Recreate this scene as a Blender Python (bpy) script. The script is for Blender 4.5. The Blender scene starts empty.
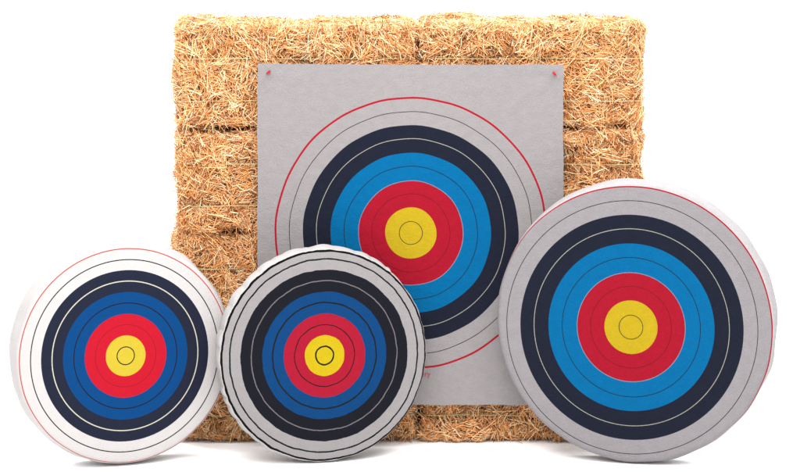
import bpy, bmesh, math, random
import numpy as np
from mathutils import Vector, Matrix

# ------------------------------------------------------------------ camera, world, lamps
scene = bpy.context.scene
COL = scene.collection
H, D, S0 = 1.9, 8.0, 0.0033          # camera height, distance to the bale front, metres per photo pixel there

cam_data = bpy.data.cameras.new("camera")
cam = bpy.data.objects.new("camera", cam_data)
COL.objects.link(cam)
cam.location = (0, -D, H)
cam.rotation_euler = (math.radians(90), 0, 0)
cam_data.sensor_width = 36
cam_data.lens = 36 * D / (800 * S0)
cam_data.shift_y = -(H - (443 - 236) * S0) / S0 / 800
cam_data.clip_end = 200
scene.camera = cam

world = bpy.data.worlds.new("World")
scene.world = world
world.use_nodes = True
wbg = world.node_tree.nodes["Background"]
wbg.inputs[0].default_value = (1.0, 1.0, 1.0, 1)
wbg.inputs[1].default_value = 1.1

def area(name, loc, target, size, power, color=(1, 1, 1)):
    l = bpy.data.lights.new(name, 'AREA')
    l.shape = 'RECTANGLE'; l.size, l.size_y = size
    l.energy = power; l.color = color
    o = bpy.data.objects.new(name, l); COL.objects.link(o)
    o.location = loc
    o.rotation_euler = (Vector(target) - Vector(loc)).to_track_quat('-Z', 'Y').to_euler()
    return o

area("key_softbox", (-0.5, -4.8, 3.8), (0, 0, 0.6), (3.2, 2.2), 160, (1.0, 0.97, 0.94))
area("top_softbox", (0.1, -1.7, 3.9), (0.05, -0.6, 0), (4.4, 3.0), 300, (1.0, 0.98, 0.97))
area("backdrop_lamp", (-3.2, 1.6, 3.6), (0, 3.6, 0.8), (1.5, 1.5), 160)
area("backdrop_lamp", (3.2, 1.6, 3.6), (0, 3.6, 0.8), (1.5, 1.5), 160)

scene.view_settings.view_transform = 'Standard'
scene.view_settings.look = 'None'
scene.view_settings.gamma = 1
scene.view_settings.use_curve_mapping = False
scene.view_settings.exposure = 0.28

# ------------------------------------------------------------------ helpers
K = 0.33      # the studio is exposed so that the white paper sweep clips; cloth and print sit below it
def srgb(r, g, b, k=1.0):
    def f(c):
        c /= 255.0
        return c / 12.92 if c <= 0.04045 else ((c + 0.055) / 1.055) ** 2.4
    return (f(r) * k, f(g) * k, f(b) * k, 1.0)

def tag(o, label=None, cat=None, group=None, kind=None):
    if label: o['label'] = label
    if cat: o['category'] = cat
    if group: o['group'] = group
    if kind: o['kind'] = kind
    return o

def empty(name, loc=(0, 0, 0), rot=(0, 0, 0)):
    o = bpy.data.objects.new(name, None)
    o.empty_display_size = 0.1
    o.location = loc; o.rotation_euler = rot
    COL.objects.link(o)
    return o

def np_mesh(name, verts, quads, mats, parent=None, smooth=True, mat_idx=None, uvs=None):
    verts = np.asarray(verts, dtype=np.float32); quads = np.asarray(quads, dtype=np.int32)
    me = bpy.data.meshes.new(name)
    n = quads.shape[1]
    me.vertices.add(len(verts)); me.vertices.foreach_set("co", verts.ravel())
    me.loops.add(quads.size); me.loops.foreach_set("vertex_index", quads.ravel())
    me.polygons.add(len(quads))
    me.polygons.foreach_set("loop_start", np.arange(0, quads.size, n, dtype=np.int32))
    me.polygons.foreach_set("loop_total", np.full(len(quads), n, dtype=np.int32))
    if mat_idx is not None:
        me.polygons.foreach_set("material_index", np.asarray(mat_idx, dtype=np.int32))
    me.update(calc_edges=True)
    me.polygons.foreach_set("use_smooth", np.full(len(quads), smooth, dtype=bool))
    if uvs is not None:
        uvl = me.uv_layers.new(name="flat")
        uvl.data.foreach_set("uv", np.asarray(uvs, dtype=np.float32)[quads.ravel()].ravel())
    for m in (mats if isinstance(mats, (list, tuple)) else [mats]):
        me.materials.append(m)
    me.validate()
    o = bpy.data.objects.new(name, me)
    COL.objects.link(o)
    if parent: o.parent = parent
    return o

def tube(points, radius, sides=6, closed=False):
    pts = np.asarray(points, dtype=float); n = len(pts)
    if closed: tan = np.roll(pts, -1, 0) - np.roll(pts, 1, 0)
    else: tan = np.gradient(pts, axis=0)
    tan /= np.linalg.norm(tan, axis=1)[:, None] + 1e-9
    up = np.array([0, 0, 1.0]); side = np.cross(tan, up)
    bad = np.linalg.norm(side, axis=1) < 1e-3
    side[bad] = (1, 0, 0)
    side /= np.linalg.norm(side, axis=1)[:, None]
    up2 = np.cross(side, tan)
    a = np.arange(sides) * 2 * math.pi / sides
    r = np.broadcast_to(radius, (n,))
    v = pts[:, None] + r[:, None, None] * (np.cos(a)[None, :, None] * side[:, None] + np.sin(a)[None, :, None] * up2[:, None])
    q = []
    for i in range(n if closed else n - 1):
        j = (i + 1) % n
        for k in range(sides):
            l = (k + 1) % sides
            q.append((i * sides + k, i * sides + l, j * sides + l, j * sides + k))
    return v.reshape(-1, 3), np.array(q)

# ------------------------------------------------------------------ materials
def new_mat(name):
    m = bpy.data.materials.new(name); m.use_nodes = True
    nt = m.node_tree
    return m, nt, nt.nodes["Principled BSDF"]

def plain(name, color, rough=0.8, bump=0.0, bscale=200):
    m, nt, b = new_mat(name)
    b.inputs["Base Color"].default_value = color
    b.inputs["Roughness"].default_value = rough
    b.inputs["Specular IOR Level"].default_value = 0.2
    if bump:
        n = nt.nodes.new("ShaderNodeTexNoise"); n.inputs["Scale"].default_value = bscale
        tc = nt.nodes.new("ShaderNodeTexCoord")
        nt.links.new(tc.outputs["Object"], n.inputs["Vector"])
        bp = nt.nodes.new("ShaderNodeBump"); bp.inputs["Strength"].default_value = bump; bp.inputs["Distance"].default_value = 0.002
        nt.links.new(n.outputs["Fac"], bp.inputs["Height"]); nt.links.new(bp.outputs["Normal"], b.inputs["Normal"])
    return m

RINGS = [.082, .186, .287, .388, .4915, .593, .696, .797, .897, 1.0]

def target_mat(name, rmax, offset, pal, lw=0.007, wobble=0.0, outer=('red', 1.0, 0.012), white_line=0.0048,
               outline=True, stop_after=None, weave=0.35, mottle=0.08):
    """printed cloth: concentric rings measured along the cloth (UV in metres)"""
    m, nt, b = new_mat(name)
    N, L = nt.nodes.new, nt.links.new
    uv = N("ShaderNodeUVMap"); uv.uv_map = "flat"
    sub = N("ShaderNodeVectorMath"); sub.operation = 'SUBTRACT'
    sub.inputs[1].default_value = (offset[0], offset[1], 0)
    L(uv.outputs[0], sub.inputs[0])
    src = sub.outputs[0]
    if wobble:
        no = N("ShaderNodeTexNoise"); no.inputs["Scale"].default_value = 28; no.inputs["Detail"].default_value = 3
        L(src, no.inputs["Vector"])
        s2 = N("ShaderNodeVectorMath"); s2.operation = 'SUBTRACT'; s2.inputs[1].default_value = (.5, .5, .5)
        L(no.outputs["Color"], s2.inputs[0])
        sc = N("ShaderNodeVectorMath"); sc.operation = 'SCALE'; sc.inputs["Scale"].default_value = wobble
        L(s2.outputs[0], sc.inputs[0])
        ad = N("ShaderNodeVectorMath"); ad.operation = 'ADD'
        L(src, ad.inputs[0]); L(sc.outputs[0], ad.inputs[1]); 
        fl = N("ShaderNodeVectorMath"); fl.operation = 'MULTIPLY'; fl.inputs[1].default_value = (1, 1, 0)
        L(ad.outputs[0], fl.inputs[0]); src = fl.outputs[0]
    ln = N("ShaderNodeVectorMath"); ln.operation = 'LENGTH'; L(src, ln.inputs[0])
    dv = N("ShaderNodeMath"); dv.operation = 'DIVIDE'; dv.inputs[1].default_value = rmax * 1.25
    L(ln.outputs["Value"], dv.inputs[0])
    ramp = N("ShaderNodeValToRGB"); ramp.color_ramp.interpolation = 'CONSTANT'
    L(dv.outputs[0], ramp.inputs["Fac"])
    R = RINGS; h = lw / 2
    st = [(0, 'yellow'), (R[0] - h, 'ink'), (R[0] + h, 'yellow'), (R[1], 'red'),
          (R[2] - h * .7, 'redline'), (R[2] + h * .7, 'red')]
    if outline: st += [(R[3] - .0025, 'edge'), (R[3] + .0025, 'blue')]
    else: st += [(R[3], 'blue')]
    st += [(R[4] - h, 'ink'), (R[4] + h, 'blue')]
    if outline: st += [(R[5] - .0015, 'edge'), (R[5] + .0015, 'black')]
    else: st += [(R[5], 'black')]
    w = white_line / 2
    st += [(R[6] - w, 'wline'), (R[6] + w, 'black'), (R[7], 'white'), (R[8] - h, 'ink'), (R[8] + h, 'white')]
    oc, orad, ow = outer
    st += [(orad - ow / 2, oc + 'outer'), (orad + ow / 2, 'rim')]
    els = ramp.color_ramp.elements
    els[0].position = 0; els[0].color = pal['yellow']
    els[1].position = st[1][0] / 1.25; els[1].color = pal[st[1][1]]
    for p, c in st[2:]:
        e = els.new(p / 1.25); e.color = pal[c]
    # fine cloth mottling, base colour varied by noise
    n1 = N("ShaderNodeTexNoise"); n1.inputs["Scale"].default_value = 240; n1.inputs["Detail"].default_value = 4
    n1.inputs["Roughness"].default_value = 0.7
    L(uv.outputs[0], n1.inputs["Vector"])
    n2 = N("ShaderNodeTexNoise"); n2.inputs["Scale"].default_value = 30; n2.inputs["Detail"].default_value = 6; n2.inputs["Roughness"].default_value = 0.62
    L(uv.outputs[0], n2.inputs["Vector"])
    mr = N("ShaderNodeMapRange"); mr.inputs["From Min"].default_value = .25; mr.inputs["From Max"].default_value = .75
    mr.inputs["To Min"].default_value = 1 - mottle; mr.inputs["To Max"].default_value = 1 + mottle * .6
    L(n1.outputs["Fac"], mr.inputs["Value"])
    mr2 = N("ShaderNodeMapRange"); mr2.inputs["From Min"].default_value = .3; mr2.inputs["From Max"].default_value = .7
    mr2.inputs["To Min"].default_value = 1 - mottle * .45; mr2.inputs["To Max"].default_value = 1 + mottle * .25
    L(n2.outputs["Fac"], mr2.inputs["Value"])
    mu = N("ShaderNodeMath"); mu.operation = 'MULTIPLY'; L(mr.outputs[0], mu.inputs[0]); L(mr2.outputs[0], mu.inputs[1])
    vm = N("ShaderNodeVectorMath"); vm.operation = 'SCALE'
    L(ramp.outputs["Color"], vm.inputs[0]); L(mu.outputs[0], vm.inputs["Scale"])
    L(vm.outputs[0], b.inputs["Base Color"])
    b.inputs["Roughness"].default_value = 0.85
    b.inputs["Specular IOR Level"].default_value = 0.05
    # weave: two crossed thread directions plus fuzz
    thr = []
    for sc3 in ((900, 130, 1), (130, 900, 1)):
        mp = N("ShaderNodeVectorMath"); mp.operation = 'MULTIPLY'; mp.inputs[1].default_value = sc3
        L(uv.outputs[0], mp.inputs[0])
        t_ = N("ShaderNodeTexNoise"); t_.inputs["Scale"].default_value = 1.0; t_.inputs["Detail"].default_value = 2
        L(mp.outputs[0], t_.inputs["Vector"]); thr.append(t_)
    a1 = N("ShaderNodeMath"); a1.operation = 'ADD'; L(thr[0].outputs["Fac"], a1.inputs[0]); L(thr[1].outputs["Fac"], a1.inputs[1])
    a2 = N("ShaderNodeMath"); a2.operation = 'MULTIPLY_ADD'; a2.inputs[1].default_value = 2.0
    L(n1.outputs["Fac"], a2.inputs[0]); L(a1.outputs[0], a2.inputs[2])
    bp = N("ShaderNodeBump"); bp.inputs["Strength"].default_value = weave; bp.inputs["Distance"].default_value = 0.0012
    L(a2.outputs[0], bp.inputs["Height"])
    bp2 = N("ShaderNodeBump"); bp2.inputs["Strength"].default_value = weave; bp2.inputs["Distance"].default_value = 0.006
    L(n2.outputs["Fac"], bp2.inputs["Height"]); L(bp.outputs["Normal"], bp2.inputs["Normal"])
    L(bp2.outputs["Normal"], b.inputs["Normal"])
    return m

def palette(**k):
    p = dict(yellow=srgb(232, 200, 40), red=srgb(200, 28, 54), redline=srgb(150, 25, 45), blue=srgb(0, 126, 190),
             black=srgb(38, 42, 60), white=srgb(188, 182, 187), ink=srgb(38, 36, 44), wline=srgb(200, 198, 182),
             edge=srgb(150, 165, 190), redouter=srgb(205, 35, 55), blackouter=srgb(20, 20, 24))
    p.update(k)
    p.setdefault('rim', p['white'])
    p = {a: (c[0] * K, c[1] * K, c[2] * K, 1.0) for a, c in p.items()}
    return p

KS = 0.86
def straw_mat(name, dark=False):
    m, nt, b = new_mat(name)
    N, L = nt.nodes.new, nt.links.new
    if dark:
        b.inputs["Base Color"].default_value = srgb(70, 38, 18)  # shade in the gaps between stalks, put into the core's dark colour
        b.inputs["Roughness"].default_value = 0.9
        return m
    g = N("ShaderNodeNewGeometry")
    r = N("ShaderNodeValToRGB"); e = r.color_ramp.elements
    e[0].position = 0; e[0].color = srgb(78, 38, 18, KS)
    e[1].position = 1; e[1].color = srgb(255, 236, 200, KS)
    for p, c in ((.10, (158, 88, 44)), (.22, (214, 138, 78)), (.44, (234, 166, 104)), (.68, (244, 188, 128)), (.88, (250, 214, 168))):
        x = els = r.color_ramp.elements.new(p); x.color = srgb(*c, KS)
    L(g.outputs["Random Per Island"], r.inputs["Fac"])
    tc = N("ShaderNodeTexCoord")
    n = N("ShaderNodeTexNoise"); n.inputs["Scale"].default_value = 30; n.inputs["Detail"].default_value = 3
    L(tc.outputs["Object"], n.inputs["Vector"])
    mr = N("ShaderNodeMapRange"); mr.inputs["From Min"].default_value = .3; mr.inputs["From Max"].default_value = .7
    mr.inputs["To Min"].default_value = .8; mr.inputs["To Max"].default_value = 1.06
    L(n.outputs["Fac"], mr.inputs["Value"])
    vm = N("ShaderNodeVectorMath"); vm.operation = 'SCALE'
    L(r.outputs["Color"], vm.inputs[0]); L(mr.outputs[0], vm.inputs["Scale"])
    L(vm.outputs[0], b.inputs["Base Color"])
    b.inputs["Roughness"].default_value = 0.5
    b.inputs["Specular IOR Level"].default_value = 0.2
    return m

M_PAPER = plain("white_paper", (0.95, 0.95, 0.95, 1), 0.9)
M_STRAW = straw_mat("golden_straw")
M_STRAW_CORE = straw_mat("shade_dark_straw", dark=True)
M_TWINE = plain("sisal_twine", srgb(206, 196, 140, .55), 0.8)
M_BACK = plain("plain_backing_cloth", srgb(205, 200, 200), 0.9, 0.4)
M_PIN = plain("red_plastic", srgb(205, 15, 40, .45), 0.45)
M_STEEL = plain("pin_steel", srgb(90, 90, 95), 0.3)
M_STEEL.node_tree.nodes["Principled BSDF"].inputs["Metallic"].default_value = 1
M_REDINK = plain("red_ink", srgb(200, 35, 60, .36), 0.8)

# ------------------------------------------------------------------ setting: one white paper sweep (floor rising into backdrop)
prof = [(-14, 0)]
for i in range(0, 13):
    a = math.radians(-90 + 90 * i / 12)
    prof.append((3.0 + 1.6 * math.cos(a), 1.6 + 1.6 * math.sin(a)))
prof.append((4.6, 7.0))
v, q = [], []
for i, (y, z) in enumerate(prof):
    v += [(-9, y, z), (9, y, z)]
for i in range(len(prof) - 1):
    q.append((2 * i, 2 * i + 1, 2 * i + 3, 2 * i + 2))
tag(np_mesh("backdrop", v, q, M_PAPER), kind='structure')

# ------------------------------------------------------------------ straw bales
def smooth_noise(rng, n, fmin, fmax):
    k = rng.normal(size=(n, 3)); k /= np.linalg.norm(k, axis=1)[:, None]
    k *= rng.uniform(fmin, fmax, n)[:, None]
    ph = rng.uniform(0, 6.28, n)
    def f(p): return np.sin(p @ k.T + ph).sum(1) / math.sqrt(n)
    return f

BALE_D = 0.44
def make_bale(x0, x1, z0, z1, seed, label, y_front=0.0, dens=1.0):
    rng = np.random.default_rng(seed)
    w, h, d = x1 - x0, z1 - z0, BALE_D
    half = np.array([w / 2, d / 2, h / 2])
    Rr = 0.032
    root = empty("straw_bale", ((x0 + x1) / 2, y_front + d / 2, z0))
    tag(root, label, "straw bale", "straw bales stacked as a wall")
    lump = smooth_noise(rng, 7, 18, 45); lump2 = smooth_noise(rng, 6, 60, 120)
    tz = (h * 0.165, -h * 0.235)
    bottom = z0 < 0.01
    def surf(p, shrink=0.0):
        hh = half - shrink
        p = p * (hh / half)
        q = np.clip(p, -(hh - Rr), hh - Rr)
        nrm = p - q
        nrm /= np.linalg.norm(nrm, axis=1)[:, None] + 1e-9
        off = Rr + 0.010 * lump(p) + 0.006 * lump2(p) - 0.006
        side = (np.abs(nrm[:, 2]) < 0.7)
        for t in tz:
            off = off - side * 0.010 * np.exp(-((p[:, 2] - t) / 0.012) ** 2)
        # taller flat bottom on the floor row
        return q + nrm * off[:, None], nrm
    # core
    cv, cq = [], []
    for ax in range(3):
        a, b_ = [k for k in range(3) if k != ax]
        na, nb = 28, 20
        for sg in (-1, 1):
            base = len(cv)
            ua = np.linspace(-half[a], half[a], na + 1); ub = np.linspace(-half[b_], half[b_], nb + 1)
            for i in ua:
                for j in ub:
                    p = [0, 0, 0]; p[ax] = sg * half[ax]; p[a] = i; p[b_] = j
                    cv.append(p)
            for i in range(na):
                for j in range(nb):
                    k = base + i * (nb + 1) + j
                    f = (k, k + 1, k + nb + 2, k + nb + 1)
                    cq.append(f if (sg > 0) ^ (ax != 1) else f[::-1])
    cvs, _ = surf(np.array(cv, float), 0.020)
    # stalks
    P = []
    areas = [('front', w * h, 1.0), ('back', w * h, .6), ('left', d * h, .8), ('right', d * h, .8), ('top', w * d, .75), ('bottom', w * d, .15)]
    for nm, ar, k in areas:
        n = int(ar * 46000 * k * dens)
        u = rng.uniform(-1, 1, (n, 3)) * half
        if nm == 'front': u[:, 1] = -half[1]
        if nm == 'back': u[:, 1] = half[1]
        if nm == 'left': u[:, 0] = -half[0]
        if nm == 'right': u[:, 0] = half[0]
        if nm == 'top': u[:, 2] = half[2]
        if nm == 'bottom': u[:, 2] = -half[2]
        P.append(u)
    P = np.vstack(P); n = len(P)
    pos, nrm = surf(P)
    flow = smooth_noise(rng, 5, 12, 38); flow2 = smooth_noise(rng, 5, 35, 70)
    ang = flow(P) * 1.5 + flow2(P) * 0.7 + rng.normal(0, 0.62, n) + 1.57
    up = np.tile([0, 0, 1.0], (n, 1)); up[np.abs(nrm[:, 2]) > .8] = (0, 1, 0)
    t1 = np.cross(up, nrm); t1 /= np.linalg.norm(t1, axis=1)[:, None]
    t2 = np.cross(nrm, t1)
    tilt = np.clip(rng.normal(0.03, 0.17, n), -.4, 0.5)
    wild = rng.random(n) < 0.035
    tilt[wild] = rng.uniform(0.25, 0.65, wild.sum())
    dirv = (np.cos(ang)[:, None] * t1 + np.sin(ang)[:, None] * t2) * np.cos(tilt)[:, None] + nrm * np.sin(tilt)[:, None]
    ln = np.clip(rng.lognormal(math.log(0.037), 0.5, n), 0.012, 0.12)
    ln[wild] *= 0.6
    depth = -rng.random(n) ** 1.15 * 0.024 + 0.002
    rad = rng.uniform(0.0006, 0.00135, n); rad[rng.random(n) < .12] *= 1.5
    c = pos + nrm * depth[:, None]
    bend = np.cross(dirv, nrm) * rng.normal(0, .10, n)[:, None] + nrm * rng.normal(0.02, .05, n)[:, None]
    kn = 3; verts = np.zeros((n, kn, 3, 3))
    s1 = np.cross(dirv, nrm); s1 /= np.linalg.norm(s1, axis=1)[:, None] + 1e-9
    s2 = np.cross(dirv, s1)
    flat = rng.uniform(.45, 1.0, n)
    for i, t in enumerate((-.5, 0, .5)):
        cen = c + dirv * (ln * t)[:, None] + bend * (ln * (0.25 - t * t) * 2)[:, None]
        rr = rad * (1.0 if i < 2 else .75)
        for k in range(3):
            a = 2.094 * k + 0.5
            verts[:, i, k] = cen + s1 * (rr * 1.2 * math.cos(a))[:, None] + s2 * (rr * flat * math.sin(a))[:, None]
    V = verts.reshape(-1, 3)
    base = (np.arange(n) * 9)[:, None]
    Q = []
    for i in range(2):
        for k in range(3):
            l = (k + 1) % 3
            Q.append(base + np.array([[i * 3 + k, i * 3 + l, i * 3 + 3 + l, i * 3 + 3 + k]]))
    Q = np.concatenate(Q, 0) + len(cvs)
    allv = np.vstack([cvs, V]); allv[:, 2] += h / 2
    if bottom:                       # nothing pokes through the floor
        allv[:, 2] = np.maximum(allv[:, 2], 0.001)
    mi = np.concatenate([np.ones(len(cq), int), np.zeros(len(Q), int)])
    np_mesh("straw", allv, np.vstack([np.array(cq), Q]), [M_STRAW, M_STRAW_CORE], root, True, mi)
    # two twines round the bale
    for t in tz:
        pts = []
        m = 160
        a = np.linspace(0, 2 * math.pi, m, endpoint=False)
        box = np.stack([np.cos(a), np.sin(a)], 1)
        box = box / np.maximum(np.abs(box[:, :1]), np.abs(box[:, 1:])) * half[:2]
        p3 = np.column_stack([box, np.full(m, t) + 0.0012 * np.sin(a * 7 + seed)])
        q = np.clip(p3, -(half - Rr), half - Rr); nn = p3 - q; nn[:, 2] = 0
        nn /= np.linalg.norm(nn, axis=1)[:, None] + 1e-9
        pp = q + nn * (Rr - 0.004 + 0.003 * np.sin(a * 23 + seed))[:, None]
        pp[:, 2] = p3[:, 2] + h / 2
        tv, tq = tube(pp, 0.0013, 5, True)
        np_mesh("twine", tv, tq, M_TWINE, root)
    return root

X0, XM, X1 = (172 - 400) * S0, (418 - 400) * S0, (648 - 400) * S0
rows = [0.0, .345, .69, 1.035, 1.385]
rown = ["bottom", "second lowest", "second highest", "top"]
xtra = {(0, 0): "bottom left straw bale, mostly hidden behind the white and pale grey round targets",
        (0, 1): "bottom right straw bale, showing below the sheet beside the largest round target",
        (1, 0): "second straw bale up in the left column, directly above the gap between round targets",
        (1, 1): "second straw bale up in the right column, hidden by sheet and largest target",
        (2, 0): "second straw bale down in the left column, beside the sheet's left edge",
        (2, 1): "second straw bale down in the right column, just above the largest round target",
        (3, 0): "top left straw bale of the stack, behind the sheet's left pin",
        (3, 1): "top right straw bale of the stack, behind the sheet's right pin"}
jit = random.Random(4)
for r in range(4):
    for c in range(2):
        xa, xb = (X0, XM) if c == 0 else (XM, X1)
        dx = jit.uniform(-.006, .006); dy = jit.uniform(-.004, .005)
        e0 = {0: 0.0, 1: 0.0, 2: 0.004, 3: -0.004}[r]
        make_bale(xa + (.004 if c == 0 else .0048) + (dx + e0 if c == 0 else 0), xb - (.0048 if c == 0 else .004) + (dx if c == 1 else 0), rows[r] + (.0005 if r else 0), rows[r + 1] - .0005,
                  101 + r * 7 + c * 3, xtra[(r, c)], y_front=dy)

# ------------------------------------------------------------------ the pinned square sheet
SH_Y = -0.052
ss = S0 * (D + SH_Y) / D
sx0, sx1 = (257.5 - 400) * ss, (563.3 - 400) * ss
def pz(py, s): return H - (py - (236 - (H - .6831) / S0)) * s
sz1, sz0 = pz(64, ss), pz(404.5, ss)
pcx, pcz = (411 - 400) * ss, pz(232.5, ss)
sheet = empty("target_sheet", ((sx0 + sx1) / 2, SH_Y, sz0))
tag(sheet, "rectangular grey cloth sheet printed with a ringed target, pinned to the straw bales", "target sheet")
M_SHEET = target_mat("printed_sheet_cloth", 134.8 * ss, (pcx - (sx0 + sx1) / 2, pcz - sz0), palette(white=srgb(193, 187, 188)), lw=.0056, weave=.6, mottle=.12)
nx, nz = 90, 100
W, HH = sx1 - sx0, sz1 - sz0
U, Z = np.meshgrid(np.linspace(-W / 2, W / 2, nx + 1), np.linspace(0, HH, nz + 1))
rs = np.random.default_rng(5)
fold = smooth_noise(rs, 6, 6, 20)
pp = np.column_stack([U.ravel() * 1.6, np.zeros(U.size), Z.ravel() * .5])
yy = 0.0036 * fold(pp)
xx = U.ravel().copy(); zz = Z.ravel().copy()
tt = zz / HH
zz += (-0.0033 * (xx / W)) * tt - 0.0022 * tt * np.cos(xx / W * math.pi)   # faint tilt and sag between the pins
for px, dirx in ((-W / 2 + .033, 1), (W / 2 - .03, -1)):                       # puckers around the pins
    dd = np.hypot(xx - px, zz - (HH - .03))
    yy += 0.004 * (1 - np.exp(-dd / .03)) - 0.004
    yy += 0.002 * np.exp(-dd / .06) * np.sin(6 * np.arctan2(zz - HH + .03, xx - px))
yy -= 0.006 * np.clip(1 - zz / .25, 0, 1) ** 2                                 # lower hem stands off a little
xx += 0.0010 * np.sin(zz * 19) + .0006 * np.sin(zz * 47 + 1)
zz += 0.0009 * np.sin(xx * 23 + 2) * np.clip(1 - zz, 0, 1) + .0006 * np.sin(xx * 51)
yy += 0.0035 * np.sin(xx * 17 + .6) * np.clip(1 - zz / .5, 0, 1) - .003 * np.exp(-((xx + W / 2 - .018) / .006) ** 2)
fr = np.column_stack([xx, yy, zz]); bk = fr + (0, 0.0016, 0)
uvs = np.column_stack([U.ravel(), Z.ravel()])
def gi(i, j): return j * (nx + 1) + i
fq = [(gi(i, j), gi(i + 1, j), gi(i + 1, j + 1), gi(i, j + 1)) for j in range(nz) for i in range(nx)]
n0 = len(fr)
bq = [tuple(n0 + k for k in f[::-1]) for f in fq]
edge = [gi(i, 0) for i in range(nx)] + [gi(nx, j) for j in range(nz)] + [gi(i, nz) for i in range(nx, 0, -1)] + [gi(0, j) for j in range(nz, 0, -1)]
eq = [(edge[(k + 1) % len(edge)], edge[k], edge[k] + n0, edge[(k + 1) % len(edge)] + n0) for k in range(len(edge))]
base = 2 * n0; m_ = len(edge)
eq = [(base + (k + 1) % m_, base + k, base + m_ + k, base + m_ + (k + 1) % m_) for k in range(m_)]   # its own vertices: a crisp cut edge
np_mesh("printed_cloth", np.vstack([fr, bk, fr[edge], bk[edge]]), fq + bq + eq, M_SHEET, sheet, True, None, np.vstack([uvs, uvs, uvs[edge], uvs[edge]]))
# lettering below the ring
fc = bpy.data.curves.new("lettering", 'FONT'); fc.body = "ery"; fc.size = 0.024; fc.extrude = 0.0003
fc.align_x = 'RIGHT'
fo = bpy.data.objects.new("lettering_curve", fc); COL.objects.link(fo)
dg = bpy.context.evaluated_depsgraph_get()
me = bpy.data.meshes.new_from_object(fo.evaluated_get(dg)); me.name = "lettering"
bpy.data.objects.remove(fo); me.materials.clear(); me.materials.append(M_REDINK)
lo = bpy.data.objects.new("lettering", me); COL.objects.link(lo); lo.parent = sheet
lo.location = ((430.5 - 400) * ss - (sx0 + sx1) / 2, -0.012, pz(375.5, ss) - sz0)
lo.rotation_euler = (math.radians(90), 0, 0)

# the two red pins
def make_pin(px, py, outline, label):
    root = empty("pin", ((px - 400) * ss, SH_Y - 0.001, pz(py, ss)))
    tag(root, label, "pin", "red pins holding the sheet")
    bm = bmesh.new()
    pts = [(x * ss * .85, z * ss * .85) for x, z in outline]
    f = [bm.verts.new((x, -0.012, z)) for x, z in pts]
    g = [bm.verts.new((x * .8, -0.002, z * .8)) for x, z in pts]
    bm.faces.new(f); bm.faces.new(g[::-1])
    for i in range(len(f)):
        j = (i + 1) % len(f)
        bm.faces.new((f[j], f[i], g[i], g[j]))
    bmesh.ops.bevel(bm, geom=bm.edges[:], offset=0.0012, segments=2, affect='EDGES')
    bmesh.ops.recalc_face_normals(bm, faces=bm.faces)
    me = bpy.data.meshes.new("pin_head"); bm.to_mesh(me); bm.free(); me.materials.append(M_PIN)
    o = bpy.data.objects.new("pin_head", me); COL.objects.link(o); o.parent = root
    tv, tq = tube([(0, -.003, 0), (0, .02, -.001), (0, .05, -.002)], [.001, .001, .0004], 6)
    np_mesh("pin_shank", tv, tq, M_STEEL, root)
    return root
make_pin(268.3, 71.8, [(-3.2, -2.0), (2.6, -2.2), (2.6, 2.6), (1.2, 2.2)], "red plastic pin in the upper left corner of the grey sheet, a triangular head")
make_pin(554.3, 73.5, [(-2.6, 2.6), (-1.4, 3.0), (2.2, -.8), (3.2, -2.6), (0.2, -1.9), (-2.0, -.4)], "red plastic pin in the upper right corner of the grey sheet, head slanting")

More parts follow.
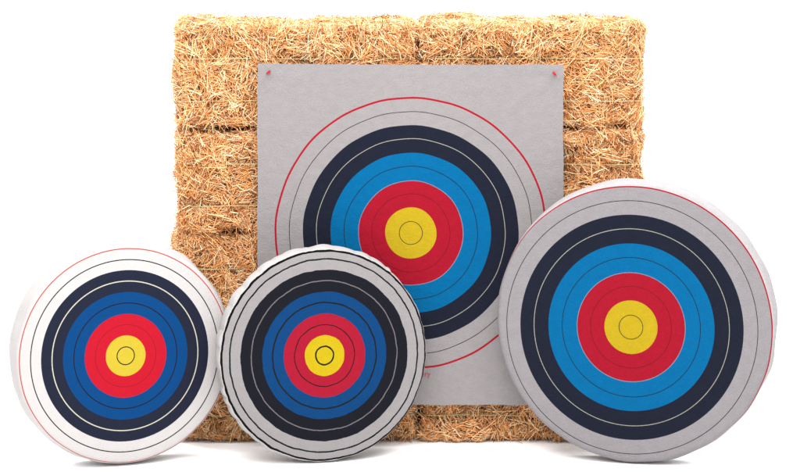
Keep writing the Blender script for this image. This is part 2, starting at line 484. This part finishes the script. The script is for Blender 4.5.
# ------------------------------------------------------------------ round targets
def make_disc(name, label, cx, yfront, R, t, lean, yaw, mat, mat_side, seed, rim_amp=.002, flat_amp=.003, pleat=0.0, corner=.016, side_bulge=.004, puff=0.004):
    root = empty(name, (cx, yfront, 0), (math.radians(-lean), 0, math.radians(yaw)))
    tag(root, label, "round target", None)
    rng = np.random.default_rng(seed)
    na = 480
    th = np.linspace(0, 2 * math.pi, na, endpoint=False)
    prof = []     # rho, depth, arc length, weight of the rim irregularity, which part
    for k in range(31):
        u = k / 30; rho = (R - corner) * u
        prof.append((rho, puff * (u ** 4), rho, 0, 0))
    s = R - corner
    for k in range(1, 9):
        a = math.pi / 2 * k / 8
        prof.append((R - corner + corner * math.sin(a), puff + corner * (1 - math.cos(a)), s + corner * a, (k / 8) ** 1.5, 0 if k <= 5 else 1))
    s += corner * math.pi / 2; L = t - 2 * corner - puff
    for k in range(1, 9):
        u = k / 8
        prof.append((R + side_bulge * math.sin(math.pi * u), puff + corner + L * u, s + L * u, 1, 1))
    s += L
    for k in range(1, 9):
        a = math.pi / 2 * k / 8
        prof.append((R - corner + corner * math.cos(a), t - corner + corner * math.sin(a), s + corner * a, 1, 1 if k <= 5 else 2))
    s += corner * math.pi / 2
    for k in range(1, 9):
        prof.append(((R - corner) * (1 - k / 8), t, s + (R - corner) * k / 8, 0, 2))
    # angular irregularity
    def ring_noise(nf, lo, hi, amp):
        f = np.zeros(na)
        for _ in range(nf):
            f += np.sin(th * rng.integers(lo, hi) + rng.uniform(0, 6.28))
        return f * amp / math.sqrt(nf)
    big = ring_noise(4, 2, 6, flat_amp) ; small = ring_noise(6, 6, 20, rim_amp)
    pl = np.zeros(na)
    if pleat:
        # gathered edge: uneven scallops
        edges = np.cumsum(rng.uniform(.06, .24, 90)); edges = edges[edges < 2 * math.pi - .06]
        edges = np.concatenate([[0], edges, [2 * math.pi]])
        amps = rng.uniform(.2, 1, len(edges))
        idx = np.searchsorted(edges, th, side='right') - 1
        loc = (th - edges[idx]) / (edges[idx + 1] - edges[idx])
        pl = np.sin(np.pi * loc) ** .75 * amps[idx] * pleat * (1 + .45 * np.cos(th - 2.6)) - pleat * .25
    V, UV = [], []
    wr1, wr2 = ring_noise(5, 4, 15, 1.0), ring_noise(5, 9, 24, 1.0) * (0.5 + 0.5 * np.sin(th * 2 + 1.0))
    for (rho, y, sl, w_, part) in prof:
        u = min(1, max(0, y / t))
        r = rho + w_ * (big + small) + w_ * pl * (1 - .5 * u)
        wr = 0
        if 0.0 < u < 1.0 and rho > R * .9:
            wr = side_bulge * .5 * (np.sin(6 * u + wr1 * 1.5) * .6 + wr2 * .4) * math.sin(math.pi * u)
        r = np.maximum(r + wr, 0)
        yv = y + w_ * .6 * small * (1 - 2 * u)
        V.append(np.column_stack([r * np.cos(th), np.broadcast_to(yv, (na,)), r * np.sin(th)]))
        UV.append(np.column_stack([sl * np.cos(th), sl * np.sin(th)]))
    V = np.concatenate(V); UV = np.concatenate(UV)
    V[:, 2] += R
    parts = {0: [], 1: [], 2: []}
    for i in range(len(prof) - 1):
        p = prof[i + 1][4]
        for k in range(na):
            l = (k + 1) % na
            parts[p].append((i * na + k, i * na + l, (i + 1) * na + l, (i + 1) * na + k))
    rot = root.rotation_euler.to_matrix()
    world = V @ np.array(rot).T
    root.location.z = -world[:, 2].min() + 0.0005
    names = {0: "printed_face", 1: "side_cover", 2: "back_cover"}
    for p in (0, 1, 2):
        q = np.array(parts[p]); used = np.unique(q)
        remap = np.zeros(len(V), int); remap[used] = np.arange(len(used))
        np_mesh(names[p], V[used], remap[q], {0: mat, 1: mat_side, 2: M_BACK}[p], root, True, None, UV[used])
    return root, R

# left: white
offL, rL = (0.000, -0.008), .3370
palL = palette(white=srgb(247, 243, 242), yellow=srgb(240, 214, 66), red=srgb(226, 30, 54), blue=srgb(8, 82, 150), black=srgb(42, 47, 68),
               redline=srgb(160, 30, 50), wline=srgb(240, 236, 215), redouter=srgb(226, 88, 78), edge=srgb(8, 82, 150))
mL = target_mat("white_printed_cloth", rL, offL, palL, lw=.0095, outer=('red', 1.0, .0105), white_line=.013, outline=False, mottle=.06)
a, R_ = make_disc("round_target", "white cloth round target, leftmost of the three, with thin black ring lines",
                  -.866, -.325, .3475, .15, 1.8, 19, mL, mL, 11, rim_amp=.0006, flat_amp=.001, side_bulge=.008, corner=.014)

# middle: pale grey with hand-drawn looking black lines
offM, rM = (0.002, -0.001), .3390
palM = palette(white=srgb(187, 182, 184), yellow=srgb(234, 205, 30), red=srgb(196, 32, 60), blue=srgb(14, 78, 140), black=srgb(32, 33, 43),
               redline=srgb(66, 28, 34), wline=srgb(136, 130, 134), ink=srgb(34, 38, 40), blackouter=srgb(18, 18, 20), edge=srgb(14, 78, 140), rim=srgb(232, 229, 228))
mM = target_mat("grey_printed_cloth", rM, offM, palM, lw=.016, wobble=.0065, outer=('black', .975, .020), white_line=.012, outline=False, mottle=.11)
a, R_ = make_disc("round_target", "pale grey round target with thick black ring lines and a ragged white edge",
                  -.239, -.281, .3365, .085, 2.5, 13, mM, mM, 23, rim_amp=.0008, flat_amp=.001, pleat=.0065, side_bulge=.005, corner=.009)

# right: large
offR, rR = (-0.011, -0.0165), .4445
mR = target_mat("large_printed_cloth", rR, offR, palette(white=srgb(188, 183, 187), rim=srgb(238, 234, 236)), lw=.0056, outer=('red', 1.0, .010), weave=.8, mottle=.13)
a, R_ = make_disc("round_target", "largest round target, grey cloth with bright blue, red and yellow rings",
                  .7425, -.300, .4440, .12, 2.5, -11.5, mR, mR, 37, rim_amp=.0009, flat_amp=.0009, side_bulge=.005, corner=.016)
